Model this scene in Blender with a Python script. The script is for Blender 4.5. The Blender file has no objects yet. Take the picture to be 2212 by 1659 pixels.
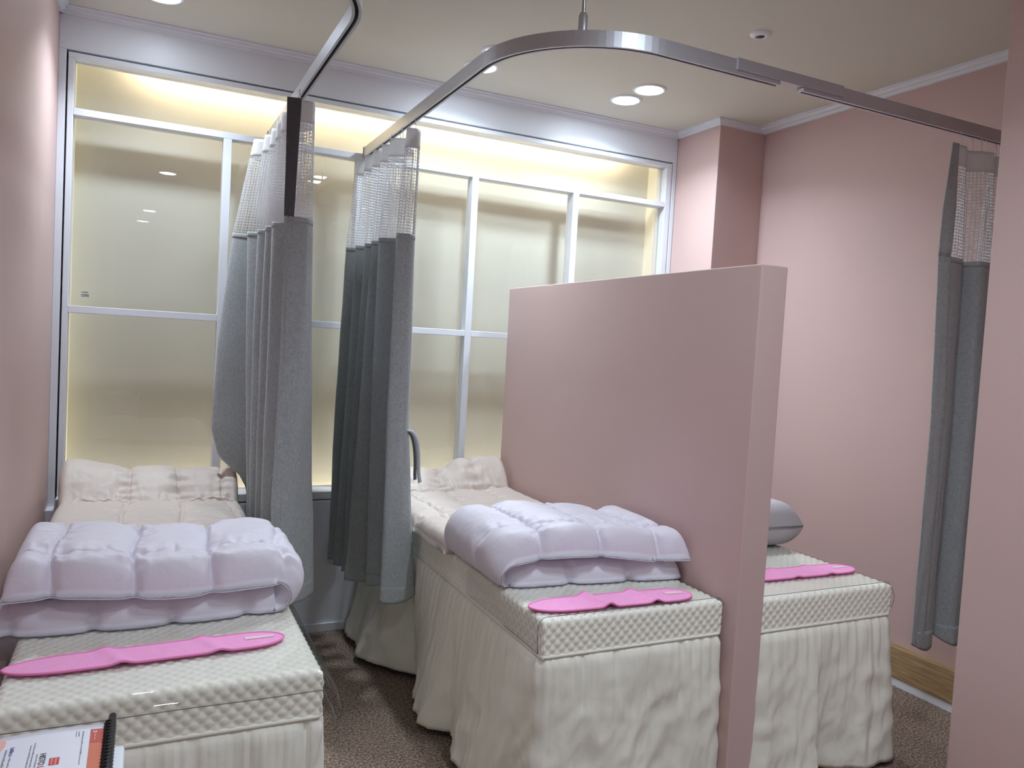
import bpy, bmesh, math, random
import numpy as np
from mathutils import Vector, Matrix, noise as mnoise

random.seed(7)
SC = bpy.context.scene
COL = SC.collection
PI = math.pi

# ------------------------------------------------------------------ camera
CAM = (0.3464, -3.7849, 1.4366)
YAW, PITCH, ROLL, FPX = 0.4475, -0.0498, 0.0562, 1671.98


def cam_axes():
    cy, sy, cp, sp = math.cos(YAW), math.sin(YAW), math.cos(PITCH), math.sin(PITCH)
    f = Vector((sy * cp, cy * cp, sp))
    r0 = Vector((cy, -sy, 0))
    u0 = r0.cross(f)
    c, s = math.cos(ROLL), math.sin(ROLL)
    return c * r0 + s * u0, -s * r0 + c * u0, f


_r, _u, _f = cam_axes()
cd = bpy.data.cameras.new('camera')
cam = bpy.data.objects.new('camera', cd)
COL.objects.link(cam)
m = Matrix.Identity(4)
for i in range(3):
    m[i][0], m[i][1], m[i][2], m[i][3] = _r[i], _u[i], -_f[i], CAM[i]
cam.matrix_world = m
cd.sensor_fit = 'HORIZONTAL'
cd.sensor_width = 36.0
cd.lens = 36.0 * FPX / 2212.0
cd.clip_start = 0.02
SC.camera = cam

# ------------------------------------------------------------------ world, exposure, light levels
w = bpy.data.worlds.new('world')
SC.world = w
w.use_nodes = True
w.node_tree.nodes['Background'].inputs[0].default_value = (0.9, 0.95, 1.0, 1)
w.node_tree.nodes['Background'].inputs[1].default_value = 0.05
SC.view_settings.view_transform = 'Standard'
SC.view_settings.look = 'None'
SC.view_settings.gamma = 1.0
SC.view_settings.use_curve_mapping = False
SC.view_settings.exposure = 0.0
LAMP = 43.0          # emission of the ceiling downlight discs
BEAM = 5.6           # watts of each downlight's downward beam
SPREAD = 140.0       # its opening angle in degrees
STRIP = 30.0         # emission of the warm cove strip
try:
    SC.cycles.max_bounces = 8
    SC.cycles.diffuse_bounces = 5
    SC.cycles.transparent_max_bounces = 24
    SC.cycles.sample_clamp_indirect = 6.0
    SC.cycles.caustics_reflective = False
    SC.cycles.caustics_refractive = False
    SC.cycles.use_denoising = True
    SC.cycles.use_adaptive_sampling = True
    SC.cycles.adaptive_threshold = 0.02
except Exception:
    pass

# ------------------------------------------------------------------ helpers: materials


def lin(r, g, b):
    f = lambda c: (c / 255 / 12.92) if c / 255 <= 0.04045 else ((c / 255 + 0.055) / 1.055) ** 2.4
    return (f(r), f(g), f(b), 1)


def newmat(name):
    mt = bpy.data.materials.new(name)
    mt.use_nodes = True
    nt = mt.node_tree
    b = nt.nodes['Principled BSDF']
    return mt, nt, b


def mat(name, col, rough=0.6, metal=0.0, var=0.0, vscale=8.0, bump=0.0, bscale=200.0, stretch=(1, 1, 1),
        sheen=0.0, spec=0.5, coat=0.0, trans=0.0, bdist=0.002):
    mt, nt, b = newmat(name)
    b.inputs['Base Color'].default_value = col
    b.inputs['Roughness'].default_value = rough
    b.inputs['Metallic'].default_value = metal
    b.inputs['Specular IOR Level'].default_value = spec
    b.inputs['Coat Weight'].default_value = coat
    if sheen:
        b.inputs['Sheen Weight'].default_value = sheen
        b.inputs['Sheen Roughness'].default_value = 0.5
    L = nt.links
    tc = nt.nodes.new('ShaderNodeTexCoord')
    mp = nt.nodes.new('ShaderNodeMapping')
    mp.inputs['Scale'].default_value = stretch
    L.new(tc.outputs['Object'], mp.inputs['Vector'])
    if var:
        n = nt.nodes.new('ShaderNodeTexNoise')
        n.inputs['Scale'].default_value = vscale
        n.inputs['Detail'].default_value = 4
        L.new(mp.outputs[0], n.inputs['Vector'])
        mx = nt.nodes.new('ShaderNodeMix')
        mx.data_type = 'RGBA'
        mx.inputs[6].default_value = tuple(c * (1 - var) for c in col[:3]) + (1,)
        mx.inputs[7].default_value = tuple(min(1, c * (1 + var)) for c in col[:3]) + (1,)
        L.new(n.outputs['Fac'], mx.inputs[0])
        L.new(mx.outputs[2], b.inputs['Base Color'])
    if bump:
        n2 = nt.nodes.new('ShaderNodeTexNoise')
        n2.inputs['Scale'].default_value = bscale
        n2.inputs['Detail'].default_value = 3
        L.new(mp.outputs[0], n2.inputs['Vector'])
        bp = nt.nodes.new('ShaderNodeBump')
        bp.inputs['Strength'].default_value = bump
        bp.inputs['Distance'].default_value = bdist
        L.new(n2.outputs['Fac'], bp.inputs['Height'])
        L.new(bp.outputs[0], b.inputs['Normal'])
    if trans:
        out = nt.nodes['Material Output']
        t = nt.nodes.new('ShaderNodeBsdfTranslucent')
        t.inputs[0].default_value = col
        ms = nt.nodes.new('ShaderNodeMixShader')
        ms.inputs[0].default_value = trans
        L.new(b.outputs[0], ms.inputs[1])
        L.new(t.outputs[0], ms.inputs[2])
        L.new(ms.outputs[0], out.inputs[0])
    return mt


def mat_emit(name, col, strength):
    mt, nt, b = newmat(name)
    b.inputs['Base Color'].default_value = (0.8, 0.8, 0.8, 1)
    b.inputs['Emission Color'].default_value = col
    b.inputs['Emission Strength'].default_value = strength
    return mt


def mat_clear(name, tint=(1, 1, 1, 1), ior=1.5, rough=0.0, haze=0.0, boost=1.0, wave=0.0):
    """thin clear pane: transparent body with a fresnel reflection on top"""
    mt, nt, b = newmat(name)
    L = nt.links
    nt.nodes.remove(b)
    out = nt.nodes['Material Output']
    tr = nt.nodes.new('ShaderNodeBsdfTransparent')
    tr.inputs[0].default_value = tint
    gl = nt.nodes.new('ShaderNodeBsdfGlossy')
    gl.inputs['Roughness'].default_value = rough
    fr = nt.nodes.new('ShaderNodeFresnel')
    fr.inputs['IOR'].default_value = ior
    mu = nt.nodes.new('ShaderNodeMath')
    mu.operation = 'MULTIPLY'
    mu.inputs[1].default_value = boost
    mu.use_clamp = True
    L.new(fr.outputs[0], mu.inputs[0])
    # only the outer face reflects, so light leaves the far face freely
    ge = nt.nodes.new('ShaderNodeNewGeometry')
    sb = nt.nodes.new('ShaderNodeMath')
    sb.operation = 'SUBTRACT'
    sb.use_clamp = True
    L.new(mu.outputs[0], sb.inputs[0])
    L.new(ge.outputs['Backfacing'], sb.inputs[1])
    ms = nt.nodes.new('ShaderNodeMixShader')
    L.new(sb.outputs[0], ms.inputs[0])
    L.new(tr.outputs[0], ms.inputs[1])
    L.new(gl.outputs[0], ms.inputs[2])
    if wave:
        tc = nt.nodes.new('ShaderNodeTexCoord')
        n = nt.nodes.new('ShaderNodeTexNoise')
        n.inputs['Scale'].default_value = 9
        L.new(tc.outputs['Object'], n.inputs['Vector'])
        bp = nt.nodes.new('ShaderNodeBump')
        bp.inputs['Strength'].default_value = wave
        bp.inputs['Distance'].default_value = 0.01
        L.new(n.outputs['Fac'], bp.inputs['Height'])
        L.new(bp.outputs[0], gl.inputs['Normal'])
    if haze:
        df = nt.nodes.new('ShaderNodeBsdfDiffuse')
        df.inputs[0].default_value = (0.8, 0.82, 0.8, 1)
        m2 = nt.nodes.new('ShaderNodeMixShader')
        m2.inputs[0].default_value = haze
        L.new(ms.outputs[0], m2.inputs[1])
        L.new(df.outputs[0], m2.inputs[2])
        L.new(m2.outputs[0], out.inputs[0])
    else:
        L.new(ms.outputs[0], out.inputs[0])
    return mt


def mat_carpet():
    mt, nt, b = newmat('carpet_loop')
    L = nt.links
    tc = nt.nodes.new('ShaderNodeTexCoord')
    v = nt.nodes.new('ShaderNodeTexVoronoi')
    v.inputs['Scale'].default_value = 150
    n = nt.nodes.new('ShaderNodeTexNoise')
    n.inputs['Scale'].default_value = 120
    n.inputs['Detail'].default_value = 5
    L.new(tc.outputs['Object'], v.inputs['Vector'])
    L.new(tc.outputs['Object'], n.inputs['Vector'])
    r = nt.nodes.new('ShaderNodeValToRGB')
    r.color_ramp.elements[0].position = 0.34
    r.color_ramp.elements[0].color = lin(88, 73, 63)
    r.color_ramp.elements[1].position = 0.66
    r.color_ramp.elements[1].color = lin(178, 156, 140)
    L.new(n.outputs['Fac'], r.inputs[0])
    L.new(r.outputs[0], b.inputs['Base Color'])
    b.inputs['Roughness'].default_value = 0.95
    b.inputs['Specular IOR Level'].default_value = 0.1
    ad = nt.nodes.new('ShaderNodeMath')
    ad.operation = 'SUBTRACT'
    L.new(n.outputs['Fac'], ad.inputs[0])
    L.new(v.outputs['Distance'], ad.inputs[1])
    bp = nt.nodes.new('ShaderNodeBump')
    bp.inputs['Strength'].default_value = 0.9
    bp.inputs['Distance'].default_value = 0.006
    L.new(ad.outputs[0], bp.inputs['Height'])
    L.new(bp.outputs[0], b.inputs['Normal'])
    return mt


def mat_wood():
    mt, nt, b = newmat('oak_veneer')
    L = nt.links
    tc = nt.nodes.new('ShaderNodeTexCoord')
    mp = nt.nodes.new('ShaderNodeMapping')
    mp.inputs['Scale'].default_value = (14, 1.6, 26)
    n = nt.nodes.new('ShaderNodeTexNoise')
    n.inputs['Scale'].default_value = 4
    n.inputs['Detail'].default_value = 6
    n.inputs['Distortion'].default_value = 0.6
    L.new(tc.outputs['Object'], mp.inputs['Vector'])
    L.new(mp.outputs[0], n.inputs['Vector'])
    r = nt.nodes.new('ShaderNodeValToRGB')
    r.color_ramp.elements[0].position = 0.3
    r.color_ramp.elements[0].color = lin(150, 120, 84)
    r.color_ramp.elements[1].position = 0.7
    r.color_ramp.elements[1].color = lin(196, 168, 128)
    L.new(n.outputs['Fac'], r.inputs[0])
    L.new(r.outputs[0], b.inputs['Base Color'])
    b.inputs['Roughness'].default_value = 0.5
    return mt


def mat_weave(name, col, tr=0.0):
    """heathered woven cloth: two fine crossed thread patterns vary the yarn colour"""
    mt, nt, b = newmat(name)
    L = nt.links
    tc = nt.nodes.new('ShaderNodeTexCoord')
    outs = []
    for sc in ((900, 900, 60), (90, 90, 800)):
        mp = nt.nodes.new('ShaderNodeMapping')
        mp.inputs['Scale'].default_value = sc
        n = nt.nodes.new('ShaderNodeTexNoise')
        n.inputs['Scale'].default_value = 1.0
        n.inputs['Detail'].default_value = 2
        L.new(tc.outputs['Object'], mp.inputs['Vector'])
        L.new(mp.outputs[0], n.inputs['Vector'])
        outs.append(n)
    ad = nt.nodes.new('ShaderNodeMath')
    ad.operation = 'ADD'
    L.new(outs[0].outputs['Fac'], ad.inputs[0])
    L.new(outs[1].outputs['Fac'], ad.inputs[1])
    r = nt.nodes.new('ShaderNodeValToRGB')
    r.color_ramp.elements[0].position = 0.36
    r.color_ramp.elements[0].color = tuple(c * 0.72 for c in col[:3]) + (1,)
    r.color_ramp.elements[1].position = 0.64
    r.color_ramp.elements[1].color = tuple(c * 1.3 for c in col[:3]) + (1,)
    hf = nt.nodes.new('ShaderNodeMath')
    hf.operation = 'MULTIPLY'
    hf.inputs[1].default_value = 0.5
    L.new(ad.outputs[0], hf.inputs[0])
    L.new(hf.outputs[0], r.inputs[0])
    L.new(r.outputs[0], b.inputs['Base Color'])
    b.inputs['Roughness'].default_value = 0.9
    b.inputs['Specular IOR Level'].default_value = 0.15
    b.inputs['Sheen Weight'].default_value = 0.2
    if tr:
        out = nt.nodes['Material Output']
        t = nt.nodes.new('ShaderNodeBsdfTranslucent')
        t.inputs[0].default_value = col
        ms = nt.nodes.new('ShaderNodeMixShader')
        ms.inputs[0].default_value = tr
        L.new(b.outputs[0], ms.inputs[1])
        L.new(t.outputs[0], ms.inputs[2])
        L.new(ms.outputs[0], out.inputs[0])
    return mt


M = {}
M['pink'] = mat('pink_wall_paint', lin(207, 179, 175), 0.55, var=0.015, vscale=3, bump=0.06, bscale=300)
M['white'] = mat('white_lacquer', lin(226, 229, 236), 0.4, bump=0.02, bscale=200)
M['ceil'] = mat('ceiling_paint', lin(213, 210, 199), 0.9, var=0.012, vscale=2, bump=0.05, bscale=260, spec=0.2)
M['ivory'] = mat('ivory_paint', lin(238, 236, 224), 0.6, spec=0.3)
M['carpet'] = mat_carpet()
M['wood'] = mat_wood()
M['groove'] = mat('groove_dark', lin(90, 86, 84), 0.8)
M['glass'] = mat_clear('clear_glass', (0.885, 0.885, 0.875, 1), 1.5, 0.0, haze=0.0, boost=1.5)
M['lamp'] = mat_emit('downlight_diffuser_glow', (0.83, 0.965, 1.085, 1), LAMP)
M['lamp_bright'] = mat_emit('bright_downlight_glow', (0.83, 0.965, 1.085, 1), LAMP * 1.2)
M['lamp_aisle'] = mat_emit('aisle_downlight_glow', (0.83, 0.965, 1.085, 1), LAMP * 0.85)
M['strip'] = mat_emit('warm_strip_glow', (1.0, 0.83, 0.58, 1), STRIP)
M['strip_low'] = mat_emit('dim_warm_strip_glow', (1.0, 0.88, 0.68, 1), STRIP * 4.3)
M['metal'] = mat('satin_aluminium', lin(200, 201, 208), 0.40, metal=0.7, var=0.06, vscale=3, stretch=(1, 1, 90))
M['chrome'] = mat('polished_rod', lin(190, 190, 196), 0.22, metal=0.9)
M['black'] = mat('black_plastic', lin(18, 18, 20), 0.35)
M['slot'] = mat('slot_black', lin(8, 8, 9), 0.8)
M['quilt'] = mat('quilted_white_cotton', lin(241, 238, 226), 0.8, bump=0.12, bscale=900, sheen=0.1)
M['skirt'] = mat('ivory_cotton', lin(243, 240, 228), 0.85, bump=0.25, bscale=26, bdist=0.006, trans=0.08)
M['clearpvc'] = mat_clear('clear_vinyl', (0.96, 0.965, 0.96, 1), 1.42, 0.02, boost=1.4, wave=0.12)
M['pvcedge'] = mat('vinyl_edge_refraction', lin(96, 96, 98), 0.3)  # grey stands in for the dark line refraction draws along the border
M['padcloth'] = mat('taupe_grey_sateen', lin(217, 204, 195), 0.55, bump=0.38, bscale=26, bdist=0.008, sheen=0.15)
M['duvet'] = mat('lavender_grey_sateen', lin(222, 217, 228), 0.55, bump=0.36, bscale=26, bdist=0.008, sheen=0.15)
M['greycloth'] = mat('smooth_grey_cotton', lin(186, 180, 184), 0.7, bump=0.08, bscale=30, bdist=0.006)
M['felt'] = mat('pink_felt', lin(246, 162, 214), 0.95, var=0.1, vscale=60, bump=0.4, bscale=260, sheen=0.3)
M['felttape'] = mat('pale_pink_tape', lin(240, 205, 222), 0.8, bump=0.3, bscale=600)
M['feltedge'] = mat('pink_stitched_edge', lin(240, 136, 190), 0.9, bump=0.3, bscale=400)
M['curtain'] = mat_weave('grey_linen_weave', lin(170, 176, 178), 0.04)
M['curtain_dark'] = mat_weave('dark_grey_weave', lin(92, 93, 97))
M['header'] = mat('white_header_tape', lin(235, 235, 235), 0.8, bump=0.2, bscale=500, trans=0.3)
M['net'] = mat('white_net_thread', lin(238, 238, 240), 0.6, trans=0.15)
M['hook'] = mat('clear_white_hook', lin(235, 235, 238), 0.3, trans=0.2)
M['paper'] = mat('glossy_paper', lin(226, 226, 236), 0.3)
M['orange'] = mat('orange_print', lin(208, 112, 84), 0.4)
M['orange_dark'] = mat('deep_orange_print', lin(190, 78, 62), 0.4)
M['red'] = mat('red_print', lin(196, 58, 62), 0.4)
M['ink'] = mat('dark_ink', lin(70, 66, 74), 0.5)
M['greyink'] = mat('grey_ink', lin(140, 136, 146), 0.5)
M['blueink'] = mat('blue_ink', lin(76, 84, 150), 0.5)
M['peach'] = mat('peach_print', lin(236, 178, 170), 0.4)
M['whiteplastic'] = mat('white_plastic', lin(236, 238, 244), 0.3)
M['sprdark'] = mat('dark_lens', lin(40, 32, 34), 0.15)
M['sticker'] = mat('sticker_film', lin(196, 196, 182), 0.5)

# ------------------------------------------------------------------ helpers: objects


def link(name, verts, faces, material, parent=None, smooth=True, mats=None, fmat=None):
    me = bpy.data.meshes.new(name)
    me.from_pydata([tuple(map(float, v)) for v in verts], [], [tuple(int(i) for i in f) for f in faces])
    for mt in (mats or [material]):
        me.materials.append(mt)
    if fmat is not None:
        me.polygons.foreach_set('material_index', fmat)
    if smooth:
        me.polygons.foreach_set('use_smooth', [True] * len(me.polygons))
    me.update()
    o = bpy.data.objects.new(name, me)
    COL.objects.link(o)
    if parent:
        o.parent = parent
        o.matrix_parent_inverse = Matrix.Translation(parent.location).inverted()
    return o


def from_bm(name, bm, material, parent=None, smooth=False):
    me = bpy.data.meshes.new(name)
    bm.to_mesh(me)
    bm.free()
    me.materials.append(material)
    if smooth:
        me.polygons.foreach_set('use_smooth', [True] * len(me.polygons))
    o = bpy.data.objects.new(name, me)
    COL.objects.link(o)
    if parent:
        o.parent = parent
        o.matrix_parent_inverse = Matrix.Translation(parent.location).inverted()
    return o


def bm_box(bm, lo, hi, bev=0.0):
    r = bmesh.ops.create_cube(bm, size=1.0)
    vs = r['verts']
    for v in vs:
        for k in range(3):
            v.co[k] = lo[k] if v.co[k] < 0 else hi[k]
    if bev:
        es = list({e for v in vs for e in v.link_edges})
        bmesh.ops.bevel(bm, geom=es, offset=bev, segments=2, affect='EDGES', profile=0.5)


def box(name, lo, hi, material, parent=None, bev=0.0):
    bm = bmesh.new()
    bm_box(bm, lo, hi, bev)
    return from_bm(name, bm, material, parent)


def thing(name, label, cat, loc=(0, 0, 0), group=None):
    o = bpy.data.objects.new(name, None)
    COL.objects.link(o)
    o.location = loc
    o.empty_display_size = 0.05
    o['label'] = label
    o['category'] = cat
    if group:
        o['group'] = group
    return o


def tag(o, label, cat, group=None):
    o['label'] = label
    o['category'] = cat
    if group:
        o['group'] = group
    return o


def struct(o, label=None):
    o['kind'] = 'structure'
    if label:
        o['label'] = label
    return o


def grid_faces(nu, nv, off=0, flip=False):
    fs = []
    for i in range(nu - 1):
        for j in range(nv - 1):
            a = off + i * nv + j
            q = (a, a + nv, a + nv + 1, a + 1)
            fs.append(q[::-1] if flip else q)
    return fs


def sweep(path, prof, closed_path=False, closed_prof=True, up=(0, 0, 1), cap=True):
    """sweep a 2-D profile (side, up) along a polyline"""
    P = [Vector(p) for p in path]
    n = len(P)
    U = Vector(up)
    vs = []
    for i in range(n):
        if closed_path:
            t = (P[(i + 1) % n] - P[i - 1]).normalized()
        else:
            t = (P[min(i + 1, n - 1)] - P[max(i - 1, 0)]).normalized()
        s = t.cross(U)
        if s.length < 1e-4:
            s = t.cross(Vector((1, 0.01, 0)))
        s.normalize()
        k = 1.0
        if 0 < i < n - 1 or closed_path:
            a = (P[i] - P[i - 1]).normalized()
            k = 1.0 / max(0.5, a.dot(t))
        uu = s.cross(t).normalized()
        for (a, b) in prof:
            vs.append(P[i] + s * a * k + uu * b)
    m_ = len(prof)
    fs = []
    rng = n if closed_path else n - 1
    for i in range(rng):
        i2 = (i + 1) % n
        for j in range(m_ if closed_prof else m_ - 1):
            j2 = (j + 1) % m_
            fs.append((i * m_ + j, i * m_ + j2, i2 * m_ + j2, i2 * m_ + j))
    if cap and not closed_path and closed_prof:
        fs.append(tuple(range(m_ - 1, -1, -1)))
        fs.append(tuple((n - 1) * m_ + j for j in range(m_)))
    return vs, fs


def circ(r, n=8):
    return [(r * math.cos(2 * PI * k / n), r * math.sin(2 * PI * k / n)) for k in range(n)]


def tube(name, path, r, material, parent=None, n=8, closed=False, up=(0, 0, 1)):
    vs, fs = sweep(path, circ(r, n), closed_path=closed, up=up)
    return link(name, vs, fs, material, parent)


def lathe(name, prof, center, material, parent=None, n=40, smooth=True):
    """prof: list of (r, z); revolve about the vertical through center"""
    vs, fs = [], []
    for (r, z) in prof:
        for k in range(n):
            a = 2 * PI * k / n
            vs.append((center[0] + r * math.cos(a), center[1] + r * math.sin(a), center[2] + z))
    for i in range(len(prof) - 1):
        for k in range(n):
            k2 = (k + 1) % n
            fs.append((i * n + k, i * n + k2, (i + 1) * n + k2, (i + 1) * n + k))
    return link(name, vs, fs, material, parent, smooth)


def nz(x, y=0.0, z=0.0):
    return mnoise.noise(Vector((x, y, z)))


def catmull(pts, n, closed=False):
    P = [np.array(p, float) for p in pts]
    P = [2 * P[0] - P[1]] + P + [2 * P[-1] - P[-2]]
    segs = len(P) - 3
    out = []
    for i in range(n):
        t = i / (n - 1) * segs
        k = min(int(t), segs - 1)
        u = t - k
        a, b, c, d = P[k:k + 4]
        out.append(0.5 * ((2 * b) + (c - a) * u + (2 * a - 5 * b + 4 * c - d) * u * u + (3 * b - a - 3 * c + d) * u ** 3))
    return np.array(out)


# ------------------------------------------------------------------ the room
H = 2.735           # ceiling
XC, DC, XR = 3.161, 0.368, 3.486
PX0, PX1, PL, PH = 2.079, 2.188, 1.924, 1.734

bm = bmesh.new()
bm_box(bm, (-0.1, -7.8, -0.1), (4.3, 0.3, 0.0))
struct(from_bm('floor', bm, M['carpet']))
bm = bmesh.new()
bm_box(bm, (-0.1, -7.8, H), (4.3, 0.3, H + 0.1))
struct(from_bm('ceiling', bm, M['ceil']))
struct(box('wall_left', (-0.1, -7.8, 0), (0.0, 0.3, H), M['pink']))
struct(box('wall_right', (XR, -2.2, 0), (XR + 0.1, 0.3, H), M['pink']))
struct(box('wall_corridor', (4.2, -7.8, 0), (4.3, -2.2, H), M['pink']))
struct(box('wall_rear', (0.0, -7.8, 0), (4.2, -7.7, H), M['pink']))
struct(box('wall_front', (2.760, -2.95, 0), (4.2, -2.2, H), M['pink'], bev=0.003))
struct(box('column', (XC, -DC, 0), (XR, 0.0, H), M['pink'], bev=0.002))
struct(box('partition', (PX0, -PL, 0), (PX1, -0.082, PH), M['pink'], bev=0.004), 'pink half-height partition wall between the beds')

# back wall: lacquered head board, side strips and boxed lower panel round the window hole
HX0, HX1, HZ0, HZ1 = 0.028, 3.136, 0.640, 2.562
wb = bpy.data.objects.new('wall_back', None)
COL.objects.link(wb)
struct(wb, 'white lacquered wall round the lit window')
box('head_board', (0.0, 0.0, HZ1), (XC, 0.09, H), M['white'], wb, 0.002)
box('side_board', (0.0, 0.0, 0.0), (HX0, 0.09, HZ1), M['white'], wb, 0.002)
box('side_board', (HX1, 0.0, 0.0), (XC, 0.09, HZ1), M['white'], wb, 0.002)
box('lower_panel', (0.0, -0.080, 0.0), (XC, 0.09, HZ0), M['white'], wb, 0.002)
box('groove_backing', (0.0, 0.055, HZ0), (0.05, 0.085, HZ1), M['groove'], wb)
box('groove_backing', (XC - 0.05, 0.055, HZ0), (XC, 0.085, HZ1), M['groove'], wb)
box('groove_backing', (0.0, 0.055, HZ1 - 0.03), (XC, 0.085, HZ1 + 0.01), M['groove'], wb)
struct(box('baseboard_back', (0.0, -0.092, 0.0), (PX0, -0.080, 0.04), M['white'], bev=0.002))

# light box behind the window
CB = 0.185
wc = bpy.data.objects.new('wall_cavity', None)
COL.objects.link(wc)
struct(wc, 'shallow ivory light box behind the window panes')
box('back_board', (0.0, CB, 0.10), (XC, CB + 0.03, H), M['ivory'], wc)
box('side_board', (0.045, 0.09, 0.12), (0.055, CB, 2.68), M['ivory'], wc)
box('side_board', (3.092, 0.09, 0.12), (3.10, CB, 2.68), M['ivory'], wc)
box('top_board', (0.0, 0.09, 2.665), (XC, CB, 2.69), M['ivory'], wc)
box('sill_board', (0.0, 0.09, 0.12), (XC, CB, 0.15), M['ivory'], wc)

# window
win = bpy.data.objects.new('window_1', None)
COL.objects.link(win)
struct(win, 'wide white-framed interior window lit from within')
WX0, WX1, WZ0, WZ1 = 0.058, 3.093, 0.684, 2.531
FX0, FX1, FZ0, FZ1 = 0.035, 3.129, 0.648, 2.554
box('frame_head', (FX0, 0.0, WZ1), (FX1, 0.09, FZ1), M['white'], win, 0.0025)
box('frame_sill', (FX0, -0.078, FZ0), (FX1, 0.09, WZ0), M['white'], win, 0.0025)
box('frame_jamb', (FX0, 0.0, WZ0), (WX0, 0.09, WZ1), M['white'], win, 0.0025)
box('frame_jamb', (WX1, 0.0, WZ0), (FX1, 0.09, WZ1), M['white'], win, 0.0025)
TZ0, TZ1, RZ0, RZ1 = 2.298, 2.327, 1.470, 1.501
box('transom_bar', (WX0, 0.0, TZ0), (WX1, 0.08, TZ1), M['white'], win, 0.002)
mull = [0.670, 1.284, 1.889, 2.494]
mw = 0.018
for x in mull:
    box('mullion', (x - mw, 0.0, WZ0), (x + mw, 0.07, TZ0), M['white'], win, 0.002)
edges = [WX0] + mull + [WX1]
for k in range(5):
    a = edges[k] + (mw if k else 0)
    b = edges[k + 1] - (mw if k < 4 else 0)
    box('glazing_bar', (a, 0.0, RZ0), (b, 0.07, RZ1), M['white'], win, 0.002)
    for (z0, z1) in ((WZ0, RZ0), (RZ1, TZ0)):
        box('pane', (a, 0.050, z0), (b, 0.054, z1), M['glass'], win)
box('pane', (WX0, 0.050, TZ1), (WX1, 0.054, WZ1), M['glass'], win)
box('light_strip', (0.30, 0.100, 2.625), (2.86, 0.124, 2.637), M['strip'], win)
box('light_strip', (0.12, 0.100, 0.200), (3.03, 0.122, 0.212), M['strip_low'], win)

# ceiling moulding: two-step profile run along every wall in view
prof = [(0.0, 0.0), (0.0, -0.034), (0.010, -0.034), (0.013, -0.022), (0.022, -0.019), (0.026, -0.008), (0.034, -0.006), (0.034, 0.0)]


def moulding(name, path):
    vs, fs = sweep(path, prof)
    struct(link(name, vs, fs, M['white'], smooth=False))


moulding('trim_1', [(0.0, 0.0, H), (XC, 0.0, H)])
moulding('trim_2', [(XC, 0.0, H), (XC, -DC, H), (XR, -DC, H), (XR, -2.2, H)])
moulding('trim_3', [(0.0, -7.7, H), (0.0, 0.0, H)])
# right wall: oak ledge board over a white toe strip
struct(box('trim_4', (XR - 0.042, -2.2, 0.042), (XR, -DC, 0.178), M['wood'], bev=0.002), 'low oak ledge board along the right wall')
struct(box('baseboard_right', (XR - 0.036, -2.2, 0.0), (XR, -DC, 0.042), M['whiteplastic'], bev=0.002))

# ------------------------------------------------------------------ ceiling fittings


def downlight(x, y, label, group=None, r=0.083, beam=1.0, focus=0.0):
    t = thing('downlight', label, 'ceiling light', (x, y, H), group)
    lathe('ring', [(r * 0.80, -0.0045), (r * 0.82, -0.007), (r * 0.90, -0.008), (r, -0.0035), (r, 0.0)], (x, y, H), M['whiteplastic'], t, 48)
    lathe('diffuser', [(0.0005, -0.0052), (r * 0.5, -0.0052), (r * 0.81, -0.0046)], (x, y, H), M['lamp_bright'] if beam > 1.1 else (M['lamp'] if beam > 0.9 else M['lamp_aisle']), t, 48)
    ld = bpy.data.lights.new('beam', 'AREA')
    ld.shape = 'DISK'
    ld.size = r * 1.6
    ld.energy = focus * BEAM if focus else BEAM * beam
    ld.spread = math.radians(115 if focus else SPREAD)
    ld.color = (0.83, 0.965, 1.085)
    lo = bpy.data.objects.new('beam', ld)
    COL.objects.link(lo)
    lo.parent = t
    lo.location = (0, 0, -0.0062)
    return t


downlight(1.743, -0.561, 'round lit ceiling downlight above the middle bed, nearer of its pair', 'ceiling downlights')
downlight(1.744, -0.349, 'round lit ceiling downlight above the middle bed, closer to the window wall', 'ceiling downlights')
downlight(2.567, -0.535, 'round lit ceiling downlight above the bed behind the partition, nearer of its pair', 'ceiling downlights', beam=1.3)
downlight(2.560, -0.338, 'round lit ceiling downlight above the bed behind the partition, closer to the window wall', 'ceiling downlights', beam=1.3)
downlight(0.377, -0.349, 'round lit ceiling downlight above the left bed, cut by the top of the photo', 'ceiling downlights', beam=0.8, focus=1.45)
downlight(0.500, -3.42, 'round lit ceiling downlight over the entrance aisle, mirrored in the left pane', 'ceiling downlights', beam=0.85)
downlight(1.640, -2.66, 'round lit ceiling downlight in front of the middle bed, mirrored between the curtains', 'ceiling downlights', beam=1.09)
downlight(0.378, -5.95, 'round lit ceiling downlight far down the aisle, upper of two mirrored in the left pane', 'ceiling downlights', beam=0.85)
downlight(0.307, -7.00, 'round ceiling downlight at the aisle end, lower of two mirrored in the left pane', 'ceiling downlights', beam=0.85)
downlight(1.640, -2.88, 'unseen fill downlight added before the middle bed, second of its pair', 'ceiling downlights', beam=1.09)  # unseen lamp, added to light the bed fronts
for k, (lx, ly) in enumerate([(2.05, -3.90), (2.28, -3.90), (2.35, -5.20), (2.60, -5.20), (2.70, -6.60), (2.95, -6.60)]):  # unseen lamps added behind the camera to fill the surfaces facing it
    downlight(lx, ly, 'unseen fill downlight added behind the camera, %s of the %s aisle pair' % (('left', 'right')[k % 2], ('nearest', 'middle', 'last')[k // 2]),
              'added fill downlights', beam=0.6)


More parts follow.
